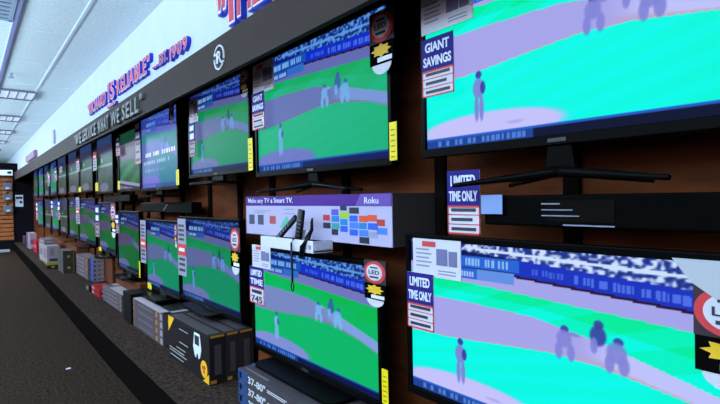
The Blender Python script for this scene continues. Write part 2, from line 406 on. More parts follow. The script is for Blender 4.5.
def screen_mesh():
    vs, fs, uv = [], [], []
    for j in range(NZ + 1):
        for i in range(NX + 1):
            u, v = i / NX, 1 - j / NZ
            vs.append((u - .5, 0, .5 - v)); uv.append((u, v))
    for j in range(NZ):
        for i in range(NX):
            a = j * (NX + 1) + i; fs.append((a, a + 1, a + NX + 2, a + NX + 1))
    me = bpy.data.meshes.new('screen'); me.from_pydata(vs, [], fs)
    fns = {k: (lambda u, v, P=PAL[k]: ball(u, v, P)) for k in PALN}
    fns['alt'] = alt; fns['diamond'] = diamond; fns['subtitle'] = subtitle
    for k, fn in fns.items():
        at = me.color_attributes.new(k, 'FLOAT_COLOR', 'POINT')
        buf = []
        for u, v in uv: buf.extend((*lin(fn(u, v)), 1.0))
        at.data.foreach_set('color', buf)
    me.materials.append(None)
    return me
SCREEN = screen_mesh()

# ------------------------------------------------------------------ televisions
PX = 1.40
def television(label, Yl, Yr, zt, zb, pic, row, foot=None, mount=True, bez=0.022, chin=0.032, top=0.024):
    w, h = Yl - Yr, zt - zb
    yc, zc = (Yl + Yr) / 2, (zt + zb) / 2
    rt = thing('flat_screen_tv', label, 'television', (PX, yc, zc), W90, row)
    s = bpy.data.objects.new('screen', SCREEN); C.objects.link(s); s.parent = rt
    s.scale = (w, 1, h); s.material_slots[0].link = 'OBJECT'; s.material_slots[0].material = screen_mat(pic)
    x0, x1, z0, z1 = -w / 2, w / 2, -h / 2, h / 2
    b = MB()
    b.box(x0 - bez, x0, -0.012, 0.03, z0 - chin, z1 + top, 0.003).box(x1, x1 + bez, -0.012, 0.03, z0 - chin, z1 + top, 0.003)
    b.box(x0 - 0.004, x1 + 0.004, -0.012, 0.03, z1, z1 + top, 0.003).box(x0 - 0.004, x1 + 0.004, -0.013, 0.03, z0 - chin, z0, 0.003)
    b.build('frame', BLACK(), rt)
    MB().box(x0 - bez + .004, x1 + bez - .004, 0.006, 0.035, z0 - chin + .004, z1 + top - .004).box(x0 * .6, x1 * .6, 0.03, 0.075, z0 * .7, z1 * .6, 0.01).build('back_shell', MATTE(), rt)
    MB().box(-0.03, 0.03, -0.016, -0.012, z0 - chin * .72, z0 - chin * .35).build('badge_plate', mat('badge_silver', (50, 50, 58), 0.4), rt)
    if mount:
        MB().box(-0.2, 0.2, 0.07, 0.09, -0.12, 0.12).box(-0.03, 0.03, 0.09, 0.2, -0.05, 0.05).box(-0.14, 0.14, 0.195, 0.218, -0.12, 0.12).build('wall_mount', MATTE(), rt)
    if foot:
        kind, fw, fz = foot          # fz: height of the foot's underside relative to the lower edge of the frame
        zf = z0 - chin - fz
        if kind == 'spread':
            MB().prism([(-0.035, z0 - chin + .01), (-0.05, zf + .045), (.05, zf + .045), (0.035, z0 - chin + .01)], 'y', 0.0, 0.03).build('stand_neck', BLACK(), rt)
            pts = []
            N = 10
            f = MB()
            for sgn in (-1, 1):
                f.tube([(sgn * fw / 2 * t, -0.005 - 0.10 * t ** 1.4, zf + 0.05 - 0.034 * t) for t in [k / N for k in range(N + 1)]], [0.017 - 0.010 * k / N for k in range(N + 1)], 8)
                f.tube([(sgn * fw / 2 * .7 * t, 0.005 + 0.08 * t, zf + 0.05 - 0.036 * t) for t in [k / N for k in range(N + 1)]], [0.015 - 0.008 * k / N for k in range(N + 1)], 8)
            f.build('stand_foot', BLACK(), rt, True)
        else:
            MB().box(-0.09, 0.09, 0.0, 0.03, zf + .012, z0 - chin + .012).build('stand_neck', BLACK(), rt)
            r = 0.05; d0, d1 = -0.13, 0.12; P = []
            for cx, cy, a0 in ((fw / 2 - r, d1 - r, 0), (-fw / 2 + r, d1 - r, 90), (-fw / 2 + r, d0 + r, 180), (fw / 2 - r, d0 + r, 270)):
                for k in range(6):
                    a = math.radians(a0 + 18 * k); P.append((cx + r * math.cos(a), cy + r * math.sin(a)))
            MB().prism(P, 'z', zf, zf + 0.016).build('stand_foot', BLACK(), rt)
    return rt

ORD = ['nearest', 'second', 'third', 'fourth', 'fifth', 'sixth', 'seventh', 'eighth', 'ninth', 'tenth', 'eleventh', 'twelfth', 'thirteenth']
UP = [ # label, Yl, Yr, zt, zb, picture, foot
 ('huge cyan-bright upper-row TV nearest the camera, above the black soundbar', 1.30, 0.22, 2.225, 1.60, 'near', ('spread', 0.66, 0.13)),
 ('upper-row TV with green ball field directly above the purple-topped sign box', 2.70, 1.515, 2.235, 1.585, 'teal', ('spread', 0.86, 0.11)),
 ('third upper-row TV, left of the one above the sign box', 3.845, 2.815, 2.235, 1.625, 'far', ('plate', 0.5, 0.06)),
 ('blue-tinted upper-row TV with white subtitle lines across its picture', 5.23, 4.15, 2.235, 1.55, 'subtitle', ('plate', 0.5, 0.06)),
 ('dim upper-row TV just left of the subtitled one, pale strip along its bottom', 6.165, 5.30, 2.19, 1.565, 'diamond', None),
 ('sixth upper-row TV with a pale band across its middle, left of the dim one', 7.375, 6.48, 2.25, 1.56, 'alt', None),
 ('seventh upper-row TV counting from the camera end', 8.66, 7.70, 2.26, 1.60, 'alt', None),
 ('eighth upper-row TV counting from the camera end', 9.76, 8.76, 2.26, 1.60, 'alt', None),
 ('ninth upper-row TV counting from the camera end', 11.0, 10.0, 2.26, 1.60, 'alt', None),
 ('tenth upper-row TV counting from the camera end', 12.1, 11.2, 2.24, 1.60, 'far', None),
 ('eleventh upper-row TV counting from the camera end', 13.1, 12.25, 2.24, 1.60, 'alt', None),
 ('second upper-row TV from the dark end wall', 14.2, 13.3, 2.24, 1.58, 'far', None),
 ('last upper-row TV, next to the dark end wall', 15.3, 14.4, 2.24, 1.58, 'dark', None)]
LO = [
 ('large cyan-bright lower-row TV under the black soundbar', 1.40, 0.32, 1.245, 0.655, 'near', None),
 ('lower-row TV with vivid green field below the purple-topped sign box', 2.79, 1.605, 1.11, 0.52, 'mid', ('plate', 0.78, 0.03)),
 ('third lower-row TV, above the black boxes with yellow corners', 4.105, 2.99, 1.265, 0.635, 'far', ('plate', 0.56, 0.0)),
 ('fourth lower-row TV, above the stack of grey boxes with yellow marks', 5.12, 4.17, 1.22, 0.605, 'far', ('plate', 0.5, 0.04)),
 ('fifth lower-row TV, in deep green, behind the plain black box', 6.295, 5.38, 1.29, 0.66, 'dark', ('plate', 0.5, 0.05)),
 ('sixth lower-row TV with a round hanging badge at its top right', 7.34, 6.41, 1.395, 0.80, 'dark', ('plate', 0.45, 0.05)),
 ('seventh lower-row TV, behind the stack with a blue end', 8.83, 7.56, 1.455, 0.835, 'dark', ('plate', 0.45, 0.05)),
 ('eighth lower-row TV counting from the camera end', 9.79, 8.90, 1.48, 0.85, 'dark', None),
 ('ninth lower-row TV counting from the camera end', 10.85, 9.95, 1.48, 0.88, 'alt', None),
 ('tenth lower-row TV counting from the camera end', 11.95, 11.0, 1.48, 0.88, 'far', None),
 ('second lower-row TV from the dark end wall', 13.1, 12.1, 1.48, 0.88, 'alt', None),
 ('last lower-row TV, next to the dark end wall', 14.6, 13.5, 1.48, 0.88, 'far', None)]
for L in UP: television(*L[:6], 'upper row of televisions', L[6])
for L in LO: television(*L[:6], 'lower row of televisions', L[6])

# ------------------------------------------------------------------ cards, tags and badges hanging on the televisions
def listing_card(label, Yl, Yr, z0, z1, X=1.375):
    rt = thing('hanging_price_card', label, 'price card', (X, Yl, z0), W90, 'white price cards on the televisions')
    w, h = Yl - Yr, z1 - z0
    MB().box(0, w, 0, 0.004, 0, h, 0.001).build('card', WHITE(), rt)
    MB().box(w * .22, w * .5, -.002, 0, h * .80, h * .94).build('heading', RED(), rt)
    t = MB()
    for k in range(5): t.box(w * .08, w * (.36 + .05 * (k % 2)), -.0015, 0, h * (.70 - .11 * k), h * (.74 - .11 * k))
    for k in range(2): t.box(w * .55, w * .9, -.0015, 0, h * (.10 + .08 * k), h * (.13 + .08 * k))
    t.build('printing', GREYP(), rt)
    for a0, a1, zt in ((.52, .74, .76), (.77, .93, .72)): MB().box(w * a0, w * a1, -.002, 0, h * .34, h * zt).build('picture', mat('print_slate', (112, 108, 150), 0.5), rt)
    return rt
def savings_tag(label, Yl, Yr, z0, z1, lines=('GIANT', 'SAVINGS'), big=None, X=1.372, small=False, split=0.45, redmid=False):
    rt = thing('hanging_savings_tag', label, 'savings tag', (X, Yl, z0), W90, 'savings tags on the televisions')
    w, h = Yl - Yr, z1 - z0
    MB().box(0, w, 0, 0.004, 0, h, 0.001).build('card', mat('card_greyed', (150, 142, 160), 0.5) if redmid or small else WHITE(), rt)
    zs = h * split
    if redmid:
        MB().box(0, w, -.0015, 0, h * .36, h * .56).build('red_panel', RED(), rt)
        MB().box(w * .15, w * .85, -.0025, -.001, h * .43, h * .49).build('white_print', WTXT(), rt)
        t = MB()
        for z in (.62, .7, .78, .86): t.box(w * .12, w * .8, -.0015, 0, h * z, h * (z + .04))
        for z in (.08, .18, .27): t.box(w * .15, w * .85, -.0015, 0, h * z, h * (z + .045))
        t.build('printing', DARKP(), rt)
        return rt
    MB().box(0, w, -.0015, 0, zs, h).build('navy_panel', NAVY(), rt)
    if small:
        for a0, a1 in ((.58, .85), (.12, .42)): MB().box(w * .15, w * .85, -.003, -.0012, zs + (h - zs) * a0, zs + (h - zs) * a1).build('white_print', WTXT(), rt)
    else:
        a = MB(); H = h - zs
        a.text(lines[0], w * .12, w * .88, zs + H * .56, zs + H * .86, -.0022, .0005, .03)
        a.text(lines[1], w * .06, w * .94, zs + H * .12, zs + H * .42, -.0022, .0005, .03)
        a.build('white_print', WTXT(), rt)
    b = MB().box(0, w, -.0015, 0, zs - h * .03, zs).box(0, w, -.0015, 0, 0, h * .025).box(0, w * .03, -.0015, 0, 0, zs).box(w * .97, w, -.0015, 0, 0, zs)
    if not big:
        for k in (1, 2): b.box(0, w, -.0015, 0, zs * k / 3, zs * k / 3 + h * .014)
    b.build('red_border', RED(), rt)
    t = MB()
    if big: t.text(big, w * .12, w * .88, zs * .08, zs * .48, -.002, .0005, .02); t.box(w * .15, w * .85, -.0015, 0, zs * .62, zs * .82)
    else:
        for k in range(3): t.box(w * .12, w * (.88 - .1 * (k % 2)), -.0015, 0, zs * (k + .38) / 3, zs * (k + .72) / 3)
    t.build('printing', DARKP(), rt)
    return rt
def badge(label, Yl, Yr, z0, z1, X=1.37, text=True):
    """hanging round badge: red-rimmed disc, dark strip with a gold star shape and a white half disc at the foot"""
    rt = thing('hanging_badge', label, 'badge', (X, (Yl + Yr) / 2, z0), W90, 'round badges on the televisions')
    w, h = Yl - Yr, z1 - z0; r = w / 2; rz = h * .235; cz = h - rz - h * .02
    MB().box(-r * 1.02, r * 1.02, 0.001, 0.004, h * .5, h).build('clear_backing', mat('badge_backing', (62, 50, 58), 0.3), rt)
    MB().disc(0, cz, r, rz, -0.002, 0.001).build('red_disc', RED(), rt)
    MB().disc(0, cz, r * .74, rz * .74, -0.004, -0.001).build('white_disc', WHITE(), rt)
    t = MB()
    if text: t.text('LED', -r * .5, r * .5, cz - rz * .16, cz + rz * .2, -.005, .0005, .02)
    else: t.box(-r * .5, r * .5, -.006, -.0035, cz - rz * .14, cz + rz * .16)
    t.box(-r * .35, r * .35, -.0055, -.0035, cz + rz * .38, cz + rz * .5).box(-r * .4, r * .4, -.0055, -.0035, cz - rz * .5, cz - rz * .34)
    t.build('printing', DARKP(), rt)
    MB().disc(0, h * .17, r * .8, h * .16, 0.0, 0.002).build('white_foot', WHITE(), rt)
    MB().box(-r * .98, r * .98, -0.002, 0.001, h * .17, h * .50).build('dark_strip', MATTE(), rt)
    pts = []
    for k in range(16):
        a = math.pi * 2 * k / 16; q = 1.0 if k % 2 == 0 else .68
        pts.append((q * r * .85 * math.cos(a), h * .38 + q * h * .11 * math.sin(a)))
    MB().prism(pts, 'y', -0.0035, -0.0015).build('gold_star', GOLD(), rt)
    MB().box(-r * .3, r * .9, -.004, -.0015, h * .2, h * .27).build('white_print', WTXT(), rt)
    return rt
def energy(label, Yl, Yr, z0, z1, X=1.378):
    rt = thing('hanging_energy_label', label, 'energy label', (X, Yl, z0), W90, 'yellow energy labels on the televisions')
    w, h = Yl - Yr, z1 - z0
    MB().box(0, w, 0, 0.003, 0, h, 0.0008).build('card', YEL(), rt)
    t = MB()
    for k in range(6): t.box(w * .25, w * .75, -.0012, 0, h * (.08 + .14 * k), h * (.11 + .14 * k))
    t.build('printing', mat('print_olive', (130, 112, 20), 0.5), rt)
    return rt

listing_card('white price card at top left of the huge nearest upper TV', 1.30, 1.055, 2.035, 2.185)
savings_tag('GIANT SAVINGS tag hanging below the price card of the huge nearest upper TV', 1.295, 1.14, 1.795, 2.015)
listing_card('white price card on the upper TV above the purple-topped sign box', 2.71, 2.455, 2.05, 2.23)
savings_tag('GIANT SAVINGS tag on the upper TV above the purple-topped sign box', 2.72, 2.565, 1.84, 2.06)
badge('round LED badge on top right of the upper TV above the sign box', 1.60, 1.45, 1.935, 2.205)
energy('yellow energy label on the upper TV above the purple-topped sign box', 1.495, 1.45, 1.57, 1.73)
listing_card('white price card at top left of the large lower TV under the soundbar', 1.365, 1.125, 1.11, 1.255)
savings_tag('LIMITED TIME ONLY tag on the large lower TV under the soundbar', 1.395, 1.255, .90, 1.12, ('LIMITED', 'TIME ONLY'), X=1.37)
rt = badge('round badge at top right of the large lower TV under the soundbar', .405, .255, .945, 1.20)
rt = thing('hanging_price_card', 'white card over the top right corner of the large lower TV', 'price card', (1.365, .45, 1.18), W90, 'white price cards on the televisions')
MB().prism([(0, .075), (.22, .075), (.22, -.02), (.09, -.015), (.04, .02)], 'y', 0, .003).build('card', mat('card_dull', (180, 178, 188), 0.5), rt)
MB().box(.1, .2, -.0012, 0, .02, .04).build('printing', GREYP(), rt)
listing_card('white price card at top left of the lower TV below the sign box', 2.765, 2.535, 1.005, 1.14)
savings_tag('tag with large dark digits on the lower TV below the sign box', 2.80, 2.615, .78, 1.005, ('LIMITED', 'TIME'), big='745')
badge('round LED badge on the lower TV below the purple-topped sign box', 1.665, 1.525, .94, 1.145)
energy('yellow energy label on the lower TV below the sign box', 1.57, 1.53, .53, .68)
# third column
listing_card('white price card on the third upper TV from the camera', 3.80, 3.62, 2.02, 2.2)
savings_tag('savings tag on the third upper TV from the camera', 3.80, 3.68, 1.76, 2.02, small=True)
badge('round badge at top right corner of the third upper TV', 2.88, 2.76, 2.06, 2.235, text=False)
energy('yellow energy label on the third upper TV from the camera', 2.80, 2.74, 1.60, 1.80)
savings_tag('tall red and white tag on the third lower TV, left corner', 4.12, 3.93, .80, 1.27, redmid=True)
badge('round LED badge on the third lower TV above the black boxes', 3.07, 2.93, .92, 1.235)
# fourth column
savings_tag('tall tag at the left edge of the subtitled upper TV', 5.37, 5.17, 1.80, 2.24, small=True, split=.55)
badge('round badge at top right of the subtitled upper TV', 4.27, 4.15, 2.08, 2.265, text=False)
energy('yellow energy label on the subtitled upper TV', 4.15, 4.08, 1.55, 1.68)
savings_tag('tall red and white tag on the fourth lower TV, left corner', 5.25, 5.06, .80, 1.23, redmid=True)
badge('round badge on the fourth lower TV, beside the tall red and white tag', 4.19, 4.135, 1.02, 1.22, text=False)
energy('yellow energy label under the fourth lower TV', 5.05, 4.93, .56, .62)
# farther columns
savings_tag('price tag at top left of the dim fifth upper TV', 6.19, 5.99, 1.95, 2.17, small=True)
energy('yellow energy label on the dim fifth upper TV', 6.17, 6.08, 1.56, 1.66)
savings_tag('tall tag at the left edge of the sixth upper TV', 7.52, 7.28, 1.85, 2.26, redmid=True)
energy('yellow energy label on the sixth upper TV', 7.42, 7.25, 1.57, 1.68)
savings_tag('tall tag at the left edge of the seventh upper TV', 8.82, 8.55, 1.90, 2.24, redmid=True)
energy('yellow energy label on the seventh upper TV', 8.7, 8.5, 1.58, 1.66)
savings_tag('tag on the ninth upper TV counting from the camera', 10.6, 10.2, 1.98, 2.12, small=True)
savings_tag('tag at the left edge of the ninth upper TV', 11.25, 10.95, 1.85, 2.14, small=True)
savings_tag('tag at the left edge of the tenth upper TV', 12.3, 12.0, 1.78, 2.2, redmid=True)
savings_tag('tag at the left edge of the fifth lower TV', 6.31, 6.13, 1.05, 1.28, small=True)
energy('yellow energy label on the fifth lower TV', 5.35, 5.31, .63, .80)
savings_tag('tall tag at the left edge of the sixth lower TV', 7.45, 7.2, .95, 1.38, small=True)
badge('round badge on the sixth lower TV, over its top right corner', 6.52, 6.28, .98, 1.40, text=False)
energy('yellow energy label under the sixth lower TV', 7.3, 7.15, .77, .82)
savings_tag('tall tag at the left edge of the seventh lower TV', 8.95, 8.65, 1.08, 1.5, redmid=True)
savings_tag('tag at the left edge of the ninth lower TV', 10.95, 10.65, 1.1, 1.46, small=True)
savings_tag('tag at the left edge of the tenth lower TV', 11.9, 11.6, 1.15, 1.48, small=True)
savings_tag('tag at the left edge of the last lower TV', 14.7, 14.3, 1.0, 1.46, small=True)

# ------------------------------------------------------------------ soundbars
rt = thing('wall_mounted_soundbar', 'long black soundbar between the two nearest televisions', 'soundbar', (1.40, .60, 1.365), W90)
MB().box(-.44, .60, 0, .09, -.048, .052, .008).build('body', mat('soundbar_black', (6, 5, 5), 0.5, 0.02), rt)
MB().box(-.2, .0, -.003, 0, -.03, .035).build('front_grille', mat('soundbar_mesh', (20, 17, 16), 0.6, 0.0), rt)
MB().box(-.22, -.16, -.004, 0, .022, .026).box(-.22, -.12, -.004, 0, .004, .007).box(-.22, -.10, -.004, 0, -.014, -.011).box(-.15, 0.0, -.004, -.001, -.042, -.038).build('printing', GREYP(), rt)
MB().box(-.1, .1, .088, .22, -.03, .03).build('wall_bracket', MATTE(), rt)
savings_tag('LIMITED TIME ONLY tag hanging at the left end of the soundbar', 1.19, 1.045, 1.28, 1.51, ('LIMITED', 'TIME ONLY'), X=1.385)
rt = thing('hanging_info_card', 'small pale blue card on the left end of the soundbar', 'info card', (1.385, 1.04, 1.355), W90)
MB().box(0, .085, 0, .003, 0, .065).build('card', mat('card_blue', (130, 150, 205), 0.5), rt)
rt = thing('wall_mounted_soundbar', 'black soundbar below the subtitled television, between the rows', 'soundbar', (1.45, 4.75, 1.36), W90)
MB().box(-.75, .75, 0, .09, -.05, .045, .008).build('body', mat('soundbar_black', (6, 5, 5), 0.5, 0.02), rt)
MB().box(-.1, .1, .088, .17, -.03, .03).build('wall_bracket', MATTE(), rt)
MB().prism([(.0, -.03), (.04, -.03), (.16, .03), (.12, .03)], 'y', -.004, 0).build('slanted_stripe', mat('stripe_grey', (84, 84, 94), 0.3), rt)  # slanted grey stripe across the bar's front
rt = thing('wall_mounted_soundbar', 'dark soundbar below the sixth upper television', 'soundbar', (1.45, 6.6, 1.46), W90)
MB().box(-.65, .65, 0, .09, -.04, .04, .008).build('body', mat('soundbar_brown', (12, 7, 6), 0.5, 0.02), rt)
MB().box(-.1, .1, .088, .17, -.03, .03).build('wall_bracket', MATTE(), rt)

# ------------------------------------------------------------------ the purple-topped sign box with its demo shelf
rt = thing('header_sign_box', 'long sign box with purple top strip reading Make any TV a Smart TV', 'sign box', (1.36, 2.8, 1.21), W90)
wb = 1.335; hb = .225
MB().box(0, wb, .002, .26, 0, hb).build('box_body', mat('box_grey', (64, 57, 57), 0.6, 0.03), rt)
MB().box(0, wb, -.002, .002, 0, hb).build('front_sheet', mat('sheet_lavender', (184, 172, 206), 0.25, 0.5), rt)
st = MB().box(0, wb, -.0035, -.002, hb * .76, hb).build('purple_strip', mat('strip_purple', (76, 32, 132), 0.25, 0.5), rt)
MB().prism([(wb * .82, hb * .765), (wb * .998, hb * .765), (wb * .998, hb * .995), (wb * .85, hb * .995)], 'y', -.0042, -.003).build('light_panel', mat('strip_lilac2', (106, 74, 160), 0.3), st)
MB().text('Make any TV a Smart TV.', .035, .56, hb * .795, hb * .955, -.0045, .0004, .004).text('Roku', wb * .87, wb * .94, hb * .81, hb * .93, -.0052, .0004, .006).build('white_print', WTXT(), st)
t = MB()
t.box(.12, .30, -.003, -.0018, hb * .62, hb * .645).box(.10, .24, -.003, -.0018, hb * .57, hb * .595).box(.46, .56, -.003, -.0018, hb * .66, hb * .685).box(.46, .58, -.003, -.0018, hb * .56, hb * .58)
t.build('printing', GREYP(), rt)
for x in (.04, .155): MB().box(x, x + .07, -.003, -.0018, hb * .26, hb * .52).build('picture', mat('picture_dark', (60, 62, 90), 0.5), rt)
MB().box(.30, .37, -.003, -.0018, hb * .3, hb * .5).build('picture', mat('picture_red', (170, 70, 70), 0.5), rt)
MB().prism([(.41, hb * .22), (.56, hb * .22), (.49, hb * .52)], 'y', -.003, -.0018).build('picture', mat('picture_green', (90, 170, 150), 0.5), rt)
cols = [(190, 60, 60), (90, 80, 180), (150, 190, 40), (40, 90, 200), (220, 80, 60), (30, 120, 190), (60, 150, 150), (40, 40, 60), (70, 120, 220), (150, 150, 180)]
r2 = random.Random(3)
pos = [(.86, .5), (.86, .33), (.93, .62), (.93, .48), (.93, .33), (.93, .20), (1.0, .72), (1.0, .56), (1.0, .42), (1.0, .28), (1.07, .66), (1.07, .5), (1.07, .36), (1.07, .22), (1.14, .5), (1.14, .36), (1.14, .22), (1.14, .08), (1.20, .52), (1.20, .36), (1.2, .2), (1.26, .44), (1.26, .28)]
pick = [0, 7, 1, 5, 6, 7, 7, 2, 5, 3, 7, 3, 8, 3, 4, 5, 8, 7, 4, 3, 9, 0, 8]
for (x, zf), k in zip(pos, pick):
    ww = .05 + .02 * r2.random()
    x -= .02
    MB().box(x, x + ww, -.003, -.0018, hb * zf - .012, hb * zf + .016).build('logo_tile', mat('tile_%d' % k, cols[k], 0.4), rt)
sh = thing('wall_shelf', 'white tray shelf with demo remotes on the front of the purple-topped sign box', 'shelf', (1.36, 2.8, 1.21), W90)
MB().box(.40, .915, -.11, -.002, -.048, -.036).box(.40, .915, -.115, -.108, -.048, .010, .002).box(.40, .406, -.11, -.002, -.048, .010).box(.909, .915, -.11, -.002, -.045, .008).build('tray', mat('shelf_white', (212, 204, 220), 0.4), sh)
MB().box(.88, .898, -.117, -.115, -.03, -.01).build('shelf_label', GREYP(), sh)
MB().box(.72, .80, -.07, -.06, -.033, .055, .003).build('white_bracket', mat('shelf_white', (212, 204, 220)), sh)
def world(lx, ly, lz): return (1.36 + ly, 2.8 - lx, 1.21 + lz)
def remote(label, a, b, w, rt_group):
    rt = thing('remote_control', label, 'remote control', (0, 0, 0), 0, rt_group)
    a, b = Vector(world(*a)), Vector(world(*b))
    d = (b - a).normalized(); side = Vector((0, -1, 0)); side = (side - d * side.dot(d)).normalized(); nrm = side.cross(d)
    L = (b - a).length; bm = MB().box(-w / 2, w / 2, -.009, .009, 0, L, .006)
    M = Matrix((( side.x, nrm.x, d.x, a.x), (side.y, nrm.y, d.y, a.y), (side.z, nrm.z, d.z, a.z), (0, 0, 0, 1)))
    bmesh.ops.transform(bm.bm, matrix=M, verts=bm.bm.verts)
    bm.build('remote_body', mat('remote_black', (22, 20, 25), 0.35, 0.1), rt, True)
    k = MB(); sg = 1 if nrm.x < 0 else -1
    for i in range(5):
        for j in (-1, 0, 1): k.box(j * w * .28 - .003, j * w * .28 + .003, sg * .009, sg * .011, L * (.3 + .1 * i), L * (.3 + .1 * i) + .006)
    bmesh.ops.transform(k.bm, matrix=M, verts=k.bm.verts)
    k.build('buttons', mat('remote_buttons', (90, 90, 110), 0.5), rt)
remote('black remote leaning diagonally at the left end of the white demo shelf', (.49, -.09, -.032), (.66, -.045, .115), .035, 'remotes on the demo shelf')
remote('black remote standing upright in the middle of the white demo shelf', (.755, -.10, -.03), (.775, -.085, .155), .05, 'remotes on the demo shelf')
rt = thing('streaming_player', 'small round-edged black streaming player on the white demo shelf', 'streaming player', world(.61, -.06, -.033), W90)
MB().box(-.055, .055, -.04, .04, 0, .024, .01).build('player_body', mat('remote_black', (28, 27, 32)), rt, True)
MB().box(-.045, .045, -.032, .032, .024, .03, .003).build('player_top', mat('player_grey', (150, 150, 170), 0.3), rt)
rt = thing('hanging_wrist_strap', 'dark cord with end loop hanging from the demo shelf over the TV', 'cord', (0, 0, 0))
pts = [world(.745, -.09, .0), world(.745, -.118, .012), world(.744, -.128, -.01), world(.743, -.127, -.08), world(.745, -.126, -.16), world(.742, -.125, -.20)]
MB().tube(pts, .0055).tube([world(.742 + .012 * math.sin(t), -.125, -.222 + .022 * math.cos(t)) for t in [k * math.pi / 6 for k in range(13)]], .0035).build('cord', mat('cord_navy', (26, 24, 48), 0.6), rt, True)
rt = thing('hanging_black_cord', 'curved thick black cord hooked over the right half of the demo shelf', 'cord', (0, 0, 0))
MB().tube([world(.80, -.05, .09), world(.845, -.07, .11), world(.87, -.09, .06), world(.865, -.112, .02), world(.845, -.127, -.02), world(.83, -.128, -.075)], [.004, .005, .009, .014, .014, .01]).build('cord', mat('remote_black', (28, 27, 32)), rt, True)

# ------------------------------------------------------------------ boxes on the plinth
PZ = 0.25
def carton(label, X0, X1, Y0, Y1, z0, z1, col, name='product_box', cat='box', group=None, prints=(), rough=.55):
    """prints: (part name, face 'f' aisle / 'e' near end / 't' top, a0,a1,b0,b1 as fractions, colour) ; on 'f' a runs from far to near"""
    rt = thing(name, label, cat, (X0, Y0, z0), 0, group)
    w, l, h = X1 - X0, Y1 - Y0, z1 - z0
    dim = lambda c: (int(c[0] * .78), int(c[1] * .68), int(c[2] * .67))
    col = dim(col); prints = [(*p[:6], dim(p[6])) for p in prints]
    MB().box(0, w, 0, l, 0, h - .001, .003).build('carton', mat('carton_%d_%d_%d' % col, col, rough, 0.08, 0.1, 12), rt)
    e = .0012
    byname = {}
    for pn, face, a0, a1, b0, b1, c in prints:
        byname.setdefault((pn, c), []).append((face, a0, a1, b0, b1))
    for (pn, c), L in byname.items():
        m = MB()
        for face, a0, a1, b0, b1 in L:
            if face == 'f': m.box(-e, e, l * (1 - a1), l * (1 - a0), h * b0, h * b1)
            elif face == 'e': m.box(w * a0, w * a1, -e, e, h * b0, h * b1)
            else: m.box(w * b0, w * b1, l * (1 - a1), l * (1 - a0), h - .002, h + e)
        m.build(pn, mat('print_%d_%d_%d' % c, c, .5), rt)
    return rt

# three tall black boxes on edge, under the third lower TV
BK = (44, 40, 44)
for i, (x0, x1, lab) in enumerate(((1.165, 1.275, 'black carton with white device picture and yellow corner, front of three on edge'), (1.278, 1.365, 'middle of the three dark cartons standing on edge'), (1.368, 1.47, 'rearmost of the three dark cartons standing on edge'))):
    l = .79 - i * .02
    rt = carton(lab, x0, x1, 2.96 + i * .0, 2.96 + l, PZ, PZ + .315, BK if i == 0 else (58, 54, 60), group='dark cartons on edge under the third lower TV',
        prints=[('yellow_mark', 'e', .08, .9, .95, .99, (226, 170, 40)), ('yellow_mark', 'e', .05, .4, .03, .1, (226, 170, 40)), ('printing', 'e', .3, .7, .2, .8, (86, 82, 92)), ('grey_top', 't', .05, .95, .04, .8, (92, 88, 96))])
    if i == 0:
        h = .315
        def F(y, z): return (l - y * l, z * h)   # (world-y offset, z) on the aisle face
        m = MB()
        m.prism([F(.005, .99), F(.17, .985), F(.005, .62)], 'x', -.0015, .0005)
        m.build('yellow_corner', mat('carton_yellow', (238, 178, 30), .5), rt); m = MB()
        m.prism([F(.985, .02), F(.985, .22), F(.86, .02)], 'x', -.0015, .0005)
        m.build('yellow_corner', mat('carton_yellow', (238, 178, 30), .5), rt)
        m = MB(); m.prism([F(.68, .93), F(.80, .93), F(.83, .62), (l - .80 * l, .45 * h), (l - .77 * l, .40 * h), (l - .755 * l, .5 * h), (l - .725 * l, .5 * h), (l - .71 * l, .40 * h), (l - .68 * l, .45 * h), F(.65, .62)], 'x', -.0015, .0005)
        dv = m.build('device_picture', mat('device_white', (215, 218, 228), .5), rt)
        MB().box(-.0025, -.001, l - .79 * l, l - .69 * l, .68 * h, .88 * h).build('device_screen', mat('device_dark', (40, 44, 60), .5), dv)
        cx, cz = l - .885 * l, .27 * h
        dsc = [(cx + .055 * math.cos(math.pi * k / 16), cz + .055 * math.sin(math.pi * k / 16)) for k in range(32)]
        yc = MB().prism(dsc, 'x', -.0015, .0005).build('yellow_circle', mat('carton_yellow', (238, 178, 30)), rt)
        m = MB()
        for dx, dz in ((.016, .008), (-.014, .012), (0.0, -.016)): m.prism([(cx + dx + .013 * math.cos(math.pi * k / 6), cz + dz + .013 * math.sin(math.pi * k / 6)) for k in range(12)], 'x', -.003, -.001)
        m.build('red_symbol', mat('carton_red', (190, 40, 40), .5), yc)
        m = MB()
        for y0, y1, z in ((.30, .52, .80), (.30, .52, .50), (.03, .42, .26), (.03, .48, .20), (.05, .4, .10), (.22, .46, .35)): m.box(-.0015, .0005, l * (1 - y1), l * (1 - y0), z * h, z * h + .005)
        m.build('white_print', mat('carton_line', (170, 165, 170), .5), rt)

